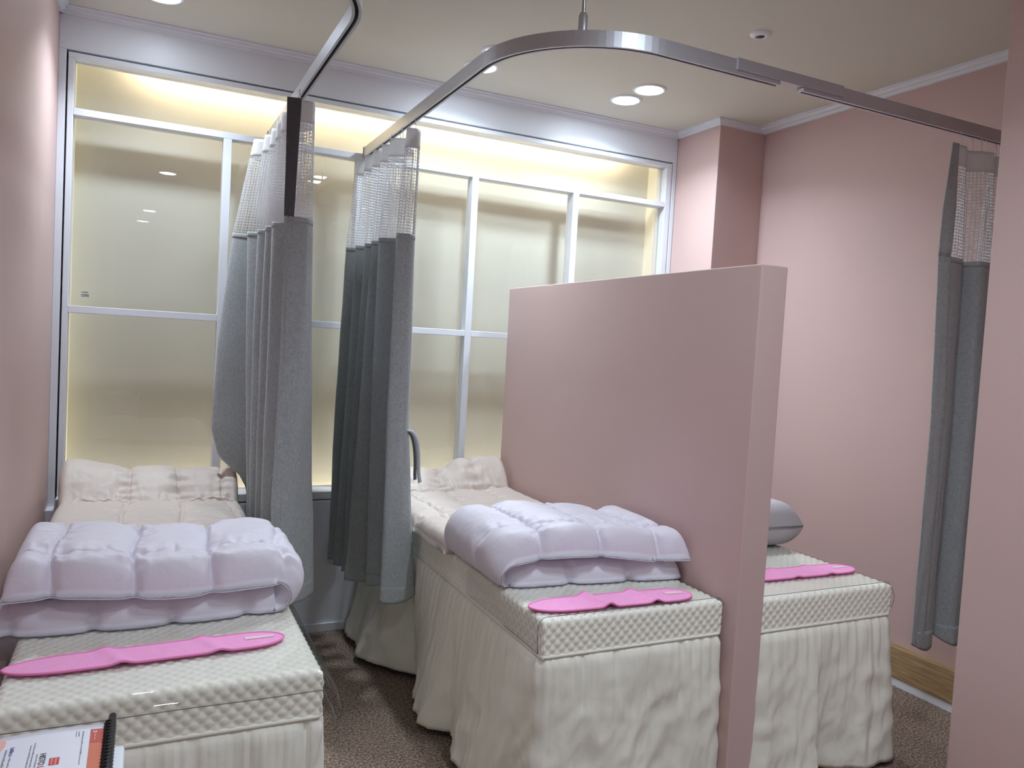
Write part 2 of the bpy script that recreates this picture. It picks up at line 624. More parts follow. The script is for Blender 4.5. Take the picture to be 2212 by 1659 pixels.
cx, cy = 2.539, -1.328
t = thing('ceiling_sensor', 'small round white ceiling fitting with a dark glassy centre', 'ceiling sensor', (cx, cy, H))
lathe('flange', [(0.018, -0.012), (0.021, -0.0145), (0.027, -0.013), (0.041, -0.005), (0.042, 0.0)], (cx, cy, H), M['whiteplastic'], t, 36)
lathe('lens', [(0.0004, -0.0165), (0.009, -0.0155), (0.0165, -0.012), (0.0185, -0.006)], (cx, cy, H), M['sprdark'], t, 28)

# ------------------------------------------------------------------ curtain rails
RZ, RH, RW = 2.312, 0.045, 0.026
rail_prof = [(-RW / 2, RH), (-RW / 2, 0.0), (-0.005, 0.0), (-0.005, 0.012), (0.005, 0.012), (0.005, 0.0), (RW / 2, 0.0), (RW / 2, RH)]


def arc(c, r, a0, a1, n=28):
    return [(c[0] + r * math.cos(a0 + (a1 - a0) * k / n), c[1] + r * math.sin(a0 + (a1 - a0) * k / n), RZ) for k in range(n + 1)]


def rail_piece(name, path, parent):
    vs, fs = sweep(path, rail_prof)
    o = link(name, vs, fs, M['metal'], parent, smooth=False)
    bv = None
    vs, fs = sweep(path, [(-0.0048, 0.0105), (0.0048, 0.0105), (0.0048, 0.0118), (-0.0048, 0.0118)])
    link('slot', vs, fs, M['slot'], o, smooth=False)
    return o


X1, X2, YR, RR = 0.855, 1.305, -1.852, 0.40
t = thing('curtain_rail', 'grey aluminium curtain rail curving over the left bed', 'curtain rail', (X1, -0.9, RZ), 'curtain rails')
p1 = [(X1, -0.002, RZ)] + arc((X1 - 0.36, -1.56), 0.36, 0, -PI / 2) + [(0.002, -1.92, RZ)]
rail_piece('track', p1, t)
box('wall_bracket', (X1 - 0.017, -0.006, RZ - 0.003), (X1 + 0.017, 0.0, RZ + RH + 0.003), M['metal'], t)

t = thing('curtain_rail', 'grey aluminium curtain rail with one bend, running above the partition to the right wall', 'curtain rail',
          (X2, -0.9, RZ), 'curtain rails')
p2 = [(X2, -0.002, RZ)] + arc((X2 + RR, YR + RR), RR, PI, 1.5 * PI) + [(2.155, YR, RZ)]
rail_piece('track', p2, t)
rail_piece('track', [(2.257, YR, RZ), (XR - 0.002, YR, RZ)], t)
box('splice_sleeve', (1.975, YR - 0.017, RZ + 0.012), (2.432, YR + 0.017, RZ + RH + 0.004), M['metal'], t, 0.001)
box('end_cap', (2.252, YR - 0.0125, RZ), (2.257, YR + 0.0125, RZ + 0.011), M['whiteplastic'], t)
box('wall_bracket', (X2 - 0.017, -0.006, RZ - 0.003), (X2 + 0.017, 0.0, RZ + RH + 0.003), M['metal'], t)
a = 1.5 * PI - 0.62
hx, hy = X2 + RR + RR * math.cos(a), YR + RR + RR * math.sin(a)
t2 = lathe('ceiling_rod', [(0.0055, 0.05), (0.0055, H - RZ - RH), (0.024, H - RZ - RH - 0.004), (0.024, H - RZ - RH)], (hx, hy, RZ + RH), M['chrome'], t, 16)
lathe('rod_collar', [(0.0135, 0.0), (0.0135, 0.044), (0.0095, 0.052), (0.005, 0.053)], (hx, hy, RZ + RH), M['metal'], t, 20)

# ------------------------------------------------------------------ curtains
ZT, ZH, ZB = 2.266, 2.190, 1.850


def build_curtain(levels, zbot, N, label, hem_u, hem_rows, loc, hooks, thread_u, hem_mat='curtain'):
    """levels: list of (z, plan polyline); the cloth is lofted through them"""
    zs = [l[0] for l in levels]
    plans = [catmull(l[1], N) for l in levels]

    def plan(z):
        if z >= zs[0]:
            return plans[0]
        for k in range(len(zs) - 1):
            if zs[k + 1] <= z <= zs[k]:
                f = (zs[k] - z) / (zs[k] - zs[k + 1])
                return plans[k] * (1 - f) + plans[k + 1] * f
        return plans[-1]

    root = thing('curtain', label, 'curtain', loc, 'cubicle curtains')

    def sheet(name, z_top, z_bot, i0, i1, rows, material, parent, seed=0.0, wav=0.0025, thick=0.0016, bot=None):
        vs = []
        cols = i1 - i0 + 1
        for r in range(rows):
            f = r / (rows - 1)
            zc = z_top + (z_bot - z_top) * f
            P = plan(zc)
            for i in range(i0, i1 + 1):
                zz = zc
                if bot is not None:
                    zz = z_top + (z_bot + bot(i / (N - 1)) - z_top) * f
                x = P[i][0] + wav * nz(i * 0.11 + seed, zc * 5.0, 1.0) * (0.4 + f)
                y = P[i][1] + wav * nz(i * 0.13 + seed, zc * 5.0, 7.0) * (0.4 + f)
                vs.append((x, y, zz))
        o = link(name, vs, grid_faces(rows, cols), material, parent)
        md = o.modifiers.new('cloth', 'SOLIDIFY')
        md.thickness = thick
        md.offset = 0
        return o

    ih = max(1, int(hem_u * (N - 1)))
    sheet('fabric_panel', ZB, zbot, 0, N - 1, 60, M['curtain'], root, seed=loc[0] * 9, bot=hem_rows)
    # turned top edge and bottom hem band: proud strips of the same cloth
    sheet('top_seam', ZB + 0.003, ZB - 0.016, 0, N - 1, 4, M['curtain'], root, seed=loc[0] * 9, thick=0.0044, wav=0)
    sheet('header_tape', ZT, ZH, 0 if ih < 2 else ih, N - 1, 6, M['header'], root, wav=0.001)
    sheet('side_hem', ZT + 0.004, ZB, 0, ih, 16, M[hem_mat], root, wav=0.0015, thick=0.0035)
    sheet('bottom_hem', zbot + 0.058, zbot, 0, N - 1, 6, M['curtain'], root, seed=loc[0] * 9, thick=0.0042, wav=0.0025, bot=hem_rows)
    sheet('hem_fold', ZB, zbot, 0, ih, 40, M['curtain'], root, seed=loc[0] * 9, thick=0.0040, bot=hem_rows)
    # netting: threads follow the same folds
    vs, fs = [], []
    rt = 0.0013 if hem_mat == 'curtain' and loc[0] > 2 else 0.0009

    def add(path, up):
        v_, f_ = sweep(path, [(-rt, -rt), (rt, -rt), (rt, rt), (-rt, rt)], up=up, cap=False)
        k = len(vs)
        vs.extend(v_)
        fs.extend([tuple(i + k for i in f) for f in f_])

    nrow = 29
    for r in range(nrow + 1):
        z = ZH + (ZB - ZH) * r / nrow
        P = plan(z)
        add([(P[i][0], P[i][1], z + 0.0012 * nz(i * 0.2, r * 3.1)) for i in range(ih, N, 2)], (0, 0, 1))
    # threads at even spacing along the cloth
    P0 = plan((ZH + ZB) / 2)
    d = np.concatenate([[0], np.cumsum(np.linalg.norm(np.diff(P0, axis=0), axis=1))])
    step = thread_u
    q = d[ih]
    while q < d[-1]:
        i = float(np.interp(q, d, np.arange(N)))
        k = min(int(i), N - 2)
        f = i - k
        path = []
        for r in range(9):
            z = ZH + (ZB - ZH) * r / 8
            P = plan(z)
            p = P[k] * (1 - f) + P[k + 1] * f
            path.append((p[0], p[1], z))
        add(path, (0.3, 1, 0))
        q += step
    nt_ = link('netting', vs, fs, M['net'], root, smooth=False)
    nt_['kind'] = 'stuff'
    # hooks: slim S-bends from the tape up into the rail slot
    base = None
    for (x, y, xr, yr) in hooks:
        if base is None:
            pth = [(0, 0, -0.012), (0.002, 0, 0.0), (0.0035, 0, 0.014), (0.001, 0, 0.026), (-0.0025, 0, 0.036), (0.0, 0, 0.052)]
            base = tube('hook', pth, 0.0016, M['hook'], None, 6, up=(0, 1, 0))
            o = base
        else:
            o = base.copy()
            COL.objects.link(o)
        o.parent = root
        o.matrix_parent_inverse = Matrix.Translation(root.location).inverted()
        o.location = (x, y, ZT)
    return root


def zig(front, lefts, rights, tail):
    pts = list(front)
    for l_, r_ in zip(lefts, rights):
        pts += [l_, r_]
    return pts + list(tail)


# curtain by the left bed: hem edge first, front panel, then zigzag folds running back along the rail
LY = [-0.70, -0.57, -0.44, -0.32, -0.21]
RY = [-0.63, -0.50, -0.38, -0.26]


def c1_plan(HL, HR, FR, BR, L, R, tail, dy=0.0):
    pts = [(HL, -0.905), (HR, -0.915), (FR, -0.90), (BR, -0.80)]
    for k in range(5):
        pts.append((L[k], LY[k]))
        if k < 4:
            pts.append((R[k], RY[k]))
    pts.append(tail)
    return pts


lv = [
    (2.266, c1_plan(0.784, 0.832, 0.882, 0.880, [0.800, 0.802, 0.800, 0.790, 0.760], [0.895, 0.900, 0.900, 0.900], (0.842, -0.06))),
    (1.850, c1_plan(0.791, 0.822, 0.879, 0.898, [0.779, 0.773, 0.760, 0.734, 0.687], [0.896, 0.902, 0.902, 0.900], (0.850, -0.075))),
    (1.385, c1_plan(0.795, 0.827, 0.885, 0.918, [0.781, 0.769, 0.756, 0.745, 0.642], [0.902, 0.905, 0.905, 0.900], (0.850, -0.085))),
    (1.006, c1_plan(0.789, 0.820, 0.875, 0.938, [0.779, 0.771, 0.762, 0.758, 0.628], [0.910, 0.910, 0.910, 0.900], (0.850, -0.09))),
    (0.882, c1_plan(0.786, 0.817, 0.872, 0.944, [0.778, 0.773, 0.765, 0.766, 0.660], [0.912, 0.912, 0.910, 0.900], (0.860, -0.09))),
    (0.798, c1_plan(0.786, 0.817, 0.872, 0.950, [0.779, 0.774, 0.766, 0.769, 0.752], [0.915, 0.912, 0.910, 0.900], (0.860, -0.09))),
    (0.740, c1_plan(0.788, 0.818, 0.874, 0.955, [0.780, 0.775, 0.768, 0.772, 0.782], [0.917, 0.912, 0.910, 0.905], (0.862, -0.09))),
    (0.440, c1_plan(0.793, 0.820, 0.881, 0.968, [0.786, 0.780, 0.774, 0.779, 0.796], [0.925, 0.918, 0.912, 0.905], (0.868, -0.09))),
]
build_curtain(lv, 0.440, 300, 'grey cubicle curtain with shade-darkened net-side hem hanging beside the left bed', 1 / 13.0,
              lambda u: 0.008 * math.sin(u * 31), (0.85, -0.5, ZT),
              [(0.835 + 0.01 * math.sin(k * 2.2), -0.86 + k * 0.085, 0, 0) for k in range(10)], 0.0125, 'curtain_dark')  # darker hem cloth puts the shade on its side into the colour

# curtain at the middle bed: hem on the right of its near panel
L2Y = [-0.60, -0.48, -0.36, -0.25, -0.14]
R2Y = [-0.68, -0.54, -0.42, -0.30, -0.19]


def c2_plan(R, N, L, RR_, tail):
    pts = [(R + 0.004, -0.765), (R, -0.80), ((R + N) / 2, -0.815), (N, -0.79)]
    for k in range(5):
        pts.append((RR_[k], R2Y[k]))
        pts.append((L[k], L2Y[k]))
    pts.append(tail)
    return pts


lv = [
    (2.266, c2_plan(1.316, 1.262, [1.252, 1.250, 1.246, 1.240, 1.232], [1.330, 1.335, 1.335, 1.335, 1.33], (1.295, -0.095))),
    (1.850, c2_plan(1.313, 1.241, [1.223, 1.226, 1.228, 1.214, 1.197], [1.325, 1.340, 1.340, 1.335, 1.33], (1.290, -0.100))),
    (1.085, c2_plan(1.326, 1.239, [1.224, 1.204, 1.204, 1.199, 1.177], [1.335, 1.345, 1.345, 1.335, 1.32], (1.280, -0.105))),
    (0.375, c2_plan(1.380, 1.245, [1.236, 1.174, 1.190, 1.176, 1.176], [1.330, 1.330, 1.290, 1.275, 1.26], (1.255, -0.105))),
]
c2 = build_curtain(lv, 0.375, 300, 'grey cubicle curtain with a hanging tie, at the near side of the middle bed', 0.026,
                   lambda u: 0.012 * math.sin(u * 23 + 1), (1.305, -0.45, ZT),
                   [(1.30 + 0.008 * math.sin(k * 2.7), -0.78 + k * 0.075, 0, 0) for k in range(9)], 0.0125)


def ribbon(name, path, width, material, parent, wdir=(1, 0, 0)):
    vs, fs = [], []
    wd = Vector(wdir)
    P = catmull(path, 24)
    for p in P:
        vs.append(Vector(p) - wd * width / 2)
        vs.append(Vector(p) + wd * width / 2)
    o = link(name, vs, grid_faces(24, 2), material, parent)
    md = o.modifiers.new('cloth', 'SOLIDIFY')
    md.thickness = 0.003
    return o


tie = ribbon('tie_strap', [(1.318, -0.805, 1.072), (1.340, -0.812, 1.066), (1.362, -0.812, 1.030), (1.372, -0.812, 0.97), (1.376, -0.812, 0.90), (1.384, -0.812, 0.858)],
             0.017, M['curtain'], c2, (0.9, 0.3, 0.3))
ribbon('tie_strap', [(1.318, -0.800, 1.068), (1.338, -0.802, 1.056), (1.354, -0.802, 1.012), (1.362, -0.802, 0.95), (1.364, -0.802, 0.892), (1.366, -0.802, 0.868)],
       0.015, M['curtain_dark'], c2, (0.9, 0.3, 0.2))

# curtain along the right wall bay


def c3_plan(xs, ys):
    return list(zip(xs, ys))


ys3 = [-1.872, -1.880, -1.862, -1.800, -1.822, -1.876, -1.868, -1.805, -1.850, -1.872, -1.82, -1.86]
lv = [
    (2.266, c3_plan([3.006, 3.038, 3.085, 3.120, 3.150, 3.190, 3.240, 3.275, 3.300, 3.35, 3.39, 3.43], [-1.862, -1.864, -1.862, -1.835, -1.84, -1.86, -1.865, -1.835, -1.85, -1.862, -1.84, -1.85])),
    (2.180, c3_plan([2.992, 3.036, 3.090, 3.126, 3.152, 3.195, 3.245, 3.276, 3.300, 3.35, 3.39, 3.43], [-1.865, -1.868, -1.862, -1.825, -1.83, -1.866, -1.868, -1.825, -1.85, -1.866, -1.83, -1.85])),
    (2.020, c3_plan([2.966, 3.028, 3.102, 3.140, 3.165, 3.205, 3.256, 3.280, 3.302, 3.35, 3.39, 3.43], ys3)),
    (1.850, c3_plan([2.964, 3.020, 3.112, 3.150, 3.172, 3.200, 3.274, 3.282, 3.304, 3.35, 3.39, 3.43], ys3)),
    (1.260, c3_plan([2.996, 3.060, 3.125, 3.160, 3.190, 3.226, 3.304, 3.306, 3.320, 3.36, 3.40, 3.44], ys3)),
    (0.385, c3_plan([2.992, 3.052, 3.118, 3.150, 3.180, 3.214, 3.282, 3.290, 3.312, 3.36, 3.40, 3.44], ys3)),
]
build_curtain(lv, 0.385, 240, 'grey cubicle curtain hanging in front of the right pink wall', 0.092,
              lambda u: 0.02 * math.sin(u * 17 + 2.6) * (1 if u < 0.75 else 0.4), (3.2, -1.85, ZT),
              [(3.06, -1.855, 0, 0), (3.14, -1.845, 0, 0), (3.175, -1.855, 0, 0), (3.20, -1.86, 0, 0), (3.28, -1.845, 0, 0), (3.36, -1.855, 0, 0)], 0.016)

# ------------------------------------------------------------------ beds
BT, BB = 0.655, 0.545   # mattress top and lower edge of its quilted band


def mattress_mesh(name, x0, x1, y0, y1, root):
    W, Ln, d, r = x1 - x0, y1 - y0, BT - BB, 0.014

    def fold(a, Wd):
        if a < r:
            q = r - a
            th = min(q / r, PI / 2)
            rest = max(0.0, q - PI * r / 2)
            return r - r * math.sin(th), r - r * math.cos(th) + rest, -math.sin(th), math.cos(th)
        if a > Wd - r:
            x, dr, n1, n2 = fold(Wd - a, Wd)
            return Wd - x, dr, -n1, n2
        return a, 0.0, 0.0, 1.0

    S = 0.0315
    st = S / 7
    ext = d - r + PI * r / 2 - r
    A = np.arange(-math.floor(ext / st), math.floor((W + ext) / st) + 1) * st
    B = np.arange(-math.floor(ext / st), math.floor((Ln + ext) / st) + 1) * st
    na, nb = len(A), len(B)
    idx = -np.ones((na, nb), int)
    vs = []
    fa = [fold(a, W) for a in A]
    fb = [fold(b, Ln) for b in B]
    tol = st * 2.7
    for i, a in enumerate(A):
        ea = max(-a, a - W, 0)
        for j, b in enumerate(B):
            eb = max(-b, b - Ln, 0)
            if ea > tol and eb > tol:
                continue
            xa, da, na_, ca = fa[i]
            yb, db, nb_, cb = fb[j]
            h = 0.0046 * (abs(math.sin(PI * (a + b) / S)) * abs(math.sin(PI * (a - b) / S))) ** 0.55
            n = Vector((na_ * cb, nb_ * ca, ca * cb))
            if n.length > 1e-6:
                n.normalize()
            idx[i, j] = len(vs)
            vs.append((x0 + xa + n[0] * h, y0 + yb + n[1] * h, BT - max(da, db) + n[2] * h - 0.0046))
    fs = []
    for i in range(na - 1):
        for j in range(nb - 1):
            q = (idx[i, j], idx[i + 1, j], idx[i + 1, j + 1], idx[i, j + 1])
            if min(q) >= 0:
                fs.append(q)
    return link(name, vs, fs, M['quilt'], root)


def rect_path(x0, x1, y0, y1, r, step):
    """perimeter starting at the back right corner, running round by left... returns pts, outward normals"""
    pts = []
    seq = [((x1, y1), (x0, y1)), ((x0, y1), (x0, y0)), ((x0, y0), (x1, y0)), ((x1, y0), (x1, y1))]
    nrm = [(0, 1), (-1, 0), (0, -1), (1, 0)]
    out = []
    for k, ((ax, ay), (bx, by)) in enumerate(seq):
        L_ = math.hypot(bx - ax, by - ay)
        ux, uy = (bx - ax) / L_, (by - ay) / L_
        n = max(2, int((L_ - 2 * r) / step))
        for q in range(n + 1):
            s = r + (L_ - 2 * r) * q / n
            out.append((ax + ux * s, ay + uy * s, nrm[k][0], nrm[k][1], k, s / L_))
        n2 = nrm[(k + 1) % 4]
        cxx, cyy = bx - nrm[k][0] * r - n2[0] * r, by - nrm[k][1] * r - n2[1] * r
        if k < 3:
            for q in range(1, 8):
                a = q / 8 * PI / 2
                nx = nrm[k][0] * math.cos(a) + n2[0] * math.sin(a)
                ny = nrm[k][1] * math.cos(a) + n2[1] * math.sin(a)
                out.append((cxx + nx * r, cyy + ny * r, nx, ny, k + 0.5, q / 8))
    return out


def skirt(x0, x1, y0, y1, root, seed, big, room, zb):
    """gathered valance. big(side, f) = wide fold swing at the hem; room[side] = how far a side may swing"""
    per = rect_path(x0 + 0.004, x1 - 0.004, y0 + 0.004, y1 - 0.004, 0.02, 0.006)
    rows = 40
    vs = []
    s = 0.0
    cols = len(per)
    S = []
    for k, p in enumerate(per):
        if k:
            s += math.hypot(p[0] - per[k - 1][0], p[1] - per[k - 1][1])
        S.append(s)
    for r_ in range(rows):
        t = r_ / (rows - 1)
        for k, p in enumerate(per):
            s = S[k]
            side = p[4]
            if side == int(side):
                rm = room[int(side)]
                bg = big(int(side), p[5])
            else:
                a_, b_ = int(side), int(side) + 1
                rm = room[a_] * (1 - p[5]) + room[b_] * p[5]
                bg = big(a_, 1.0) * (1 - p[5]) + big(b_, 0.0) * p[5]
            rg = lambda f, q: 1 - 2.2 * abs(nz(f, q))
            gather = (0.0135 * rg(s * 25, seed) + 0.0075 * rg(s * 55, seed + 5)) * math.exp(-t * 4.5) * min(1, t * 24)
            puff = 0.010 * math.sin(min(1, t * 5) * PI / 2)
            fold = (0.026 * nz(s * 6.0 + 0.25 * math.sin(t * 3 + s * 5), seed + 3.1, t * 0.5)
                    + 0.013 * rg(s * 9 + 0.35 * math.sin(t * 3 + seed), seed + 9.7)
                    + 0.0055 * rg(s * 21 + 0.5 * math.sin(t * 5 + s * 3), seed + 2.2) * (1 - 0.4 * t)) * t ** 0.7
            wr = 0.0
            for (fs_, ft, am) in ((8, 2.4, 0.0050), (17, 4.2, 0.0034), (36, 9, 0.0016)):
                v = nz(s * fs_ + t * 3.0, t * ft - s * 4.0, seed + fs_)
                wr += am * (1 - 2.6 * abs(v)) * min(1, t * 3)
            o = puff + gather + fold + wr + bg * t ** 1.2
            o = max(-0.012, min(rm, o))
            z = BB - (BB - zb) * t + 0.010 * nz(s * 3.3, seed) * t
            vs.append((p[0] + p[2] * o, p[1] + p[3] * o, max(0.004, z)))
    o = link('skirt', vs, grid_faces(rows, cols), M['skirt'], root)
    md = o.modifiers.new('cloth', 'SOLIDIFY')
    md.thickness = 0.0012
    # stitched hem line near the floor
    return o


def bed(x0, x1, y0, y1, label, seed, big, room, zb=0.030):
    t = thing('treatment_bed', label, 'bed', ((x0 + x1) / 2, (y0 + y1) / 2, 0), 'treatment beds')
    mattress_mesh('mattress', x0, x1, y0, y1, t)
    per = rect_path(x0, x1, y0, y1, 0.014, 0.05)
    tube('piping', [(p[0] + p[2] * 0.002, p[1] + p[3] * 0.002, BB) for p in per], 0.0052, M['skirt'], t, 8)
    skirt(x0, x1, y0, y1, t, seed, big, room, zb)
    box('base_frame', (x0 + 0.05, y0 + 0.05, 0.40), (x1 - 0.05, y1 - 0.05, 0.60), M['whiteplastic'], t, 0.005)
    for lx in (x0 + 0.08, x1 - 0.12):
        for ly in (y0 + 0.08, y1 - 0.12):
            box('leg', (lx, ly, 0.0), (lx + 0.04, ly + 0.04, 0.42), M['whiteplastic'], t, 0.003)
    return t


def interp(tab, f):
    return float(np.interp(f, [q[0] for q in tab], [q[1] for q in tab]))


B1 = (0.095, 0.750, -2.010, -0.130)
B2 = (1.410, 2.060, -1.872, -0.100)
B3 = (2.192, 2.812, -1.905, -0.100)


def yf(b, y):
    """fraction along the left side (running from back to front)"""
    return (b[3] - y) / (b[3] - b[2])


left2 = [(yf(B2, y), o) for (y, o) in [(-0.11, 0.13), (-0.18, 0.15), (-0.32, 0.10), (-0.45, 0.14), (-0.60, 0.105), (-0.68, 0.05), (-0.76, -0.03),
                                     (-0.88, 0.02), (-1.02, 0.075), (-1.15, 0.095), (-1.21, 0.06), (-1.26, -0.005), (-1.33, 0.02), (-1.43, 0.065), (-1.55, 0.05), (-1.68, 0.02), (-1.87, 0.015)]]
front2 = [(0, 0.015), (0.2, 0.012), (0.45, 0.02), (0.6, 0.0), (0.75, 0.02), (1, 0.0)]
front3 = [(0, 0.02), (0.25, 0.05), (0.40, 0.07), (0.455, -0.03), (0.52, -0.035), (0.62, 0.0), (0.8, 0.035), (1.0, 0.03)]


def big1(side, f):
    return 0.01 if side == 2 else 0.0


def big2(side, f):
    if side == 1:
        return interp(left2, f)
    return interp(front2, f) if side == 2 else 0.0


def big3(side, f):
    if side == 2:
        return interp(front3, f)
    return 0.06 if side == 3 else 0.0


bed(*B1, 'white quilted treatment bed against the left wall', 11.0, big1, (0.02, 0.06, 0.08, 0.05))
bed(*B2, 'white quilted treatment bed in the middle, beside the pink partition', 23.0, big2, (0.004, 0.2, 0.08, 0.008))
bed(*B3, 'white quilted treatment bed behind the partition at the right', 37.0, big3, (0.02, 0.001, 0.09, 0.08), zb=0.022)


# clear vinyl covers laid over the foot of each bed
def vinyl(b, yb, drop_l, drop_r, front, label, ext=0.0):
    x0, x1, y0, y1 = b
    z = BT + 0.0035
    r = 0.012
    sec = []
    # section across the bed
    if drop_l:
        for q in range(7):
            sec.append((x0 - 0.009 - 0.004 * math.sin(q * 0.5), z - drop_l * (1 - q / 6)))
        sec[-1] = (x0 - 0.008, z - 0.012)
        sec.append((x0 + 0.001, z - 0.003))
    n = 24
    for q in range(n + 1):
        xl = x0 + 0.012 - ext
        sec.append((xl + (x1 - 0.012 - xl) * q / n, z))
    if drop_r:
        sec.append((x1 - 0.001, z - 0.002))
        sec.append((x1 + 0.006, z - 0.010))
        for q in range(1, 8):
            sec.append((x1 + 0.009 + 0.028 * math.sin(q / 7 * PI * 0.8) * (1 if drop_r > 0.07 else 0.4), z - 0.012 - drop_r * q / 7))
    ylist = [yb + (y0 + 0.012 - yb) * q / 30 for q in range(31)]
    fr = []
    for q in range(1, 9):
        a = q / 8
        fr.append((y0 + 0.012 - front * math.sin(a * 1.25) / math.sin(1.25), -front * 0.85 * (1 - math.cos(a * 1.25))))
    vs = []
    rows = [(y, 0.0) for y in ylist] + (fr if front else [])
    for k, (y, dz) in enumerate(rows):
        for (x, zz) in sec:
            wob = 0.003 * nz(x * 4, y * 4, 2.0) if dz < 0 else 0.0012 * max(0, nz(x * 5, y * 5, 2.0))
            vs.append((x, y, zz + dz + wob))
    nr, nc = len(rows), len(sec)
    o = thing('vinyl_cover', label, 'plastic cover', ((x0 + x1) / 2, y0, BT), 'clear bed covers')
    link('clear_sheet', vs, grid_faces(nr, nc), M['clearpvc'], o)
    rim = [vs[(nr - 1) * nc + c] for c in range(nc)]
    side_l = [vs[r_ * nc] for r_ in range(nr - 1, -1, -1)]
    side_r = [vs[r_ * nc + nc - 1] for r_ in range(nr)]
    path = side_r[-14:] + rim[::-1] + (side_l[:14] if not ext else [])
    cl = [path[0]]
    for p in path[1:]:
        if (Vector(p) - Vector(cl[-1])).length > 0.002:
            cl.append(p)
    tube('cut_edge_refraction', cl, 0.0009, M['pvcedge'], o, 6)  # tube carries the sheet's refraction line as a dark colour
    return o


vinyl(B1, -1.30, 0.0, 0.085, 0.055, 'clear vinyl sheet drooping over the foot of the left bed', 0.09)
vinyl(B2, -1.312, 0.105, 0.085, 0.0, 'clear vinyl sheet over the foot of the middle bed')
vinyl(B3, -1.32, 0.0, 0.085, 0.0, 'clear vinyl sheet over the foot of the bed behind the partition')


# ------------------------------------------------------------------ puffy bedding
def puff(name, mid, nrm, hp, hm, material, parent=None):
    """closed quilted body: mid surface (ns, nw, 3), unit normals, half thickness above and below"""
    ns, nw = hp.shape
    top = mid + nrm * hp[..., None]
    bot = mid - nrm * hm[..., None]
    vs = np.concatenate([top.reshape(-1, 3), bot.reshape(-1, 3)])
    off = ns * nw
    fs = grid_faces(ns, nw, 0) + grid_faces(ns, nw, off, True)
    for i in range(ns - 1):
        a, b = i * nw, (i + 1) * nw
        fs.append((a, a + off, b + off, b)[::-1])
        a, b = i * nw + nw - 1, (i + 1) * nw + nw - 1
        fs.append((a, a + off, b + off, b))
    for j in range(nw - 1):
        a, b = j, j + 1
        fs.append((a, a + off, b + off, b))
        a, b = (ns - 1) * nw + j, (ns - 1) * nw + j + 1
        fs.append((a, a + off, b + off, b)[::-1])
    return link(name, vs, fs, material, parent)


def edge_round(f, W, r):
    """superellipse fall-off to the border; f = distance from nearer edge"""
    t = np.clip(f / r, 0, 1)
    return np.sqrt(np.clip(1 - (1 - t) ** 2.2, 0, 1))


def seam(d, sg, depth):
    return 1 - depth * np.exp(-(d / sg) ** 2)


def noise_grid(A, B, fa, fb, seed):
    out = np.empty(A.shape)
    for i in range(A.shape[0]):
        for j in range(A.shape[1]):
            out[i, j] = mnoise.noise(Vector((A[i, j] * fa, B[i, j] * fb, seed)))
    return out


def crinkle(S, Wd, seed):
    c = 0.0
    for (fa, fb, am) in ((7, 10, 0.5), (16, 22, 0.3), (34, 30, 0.14)):
        c = c + am * (1 - 2.4 * np.abs(noise_grid(S + 0.25 * Wd, Wd, fa, fb, seed + fa)))
    return c


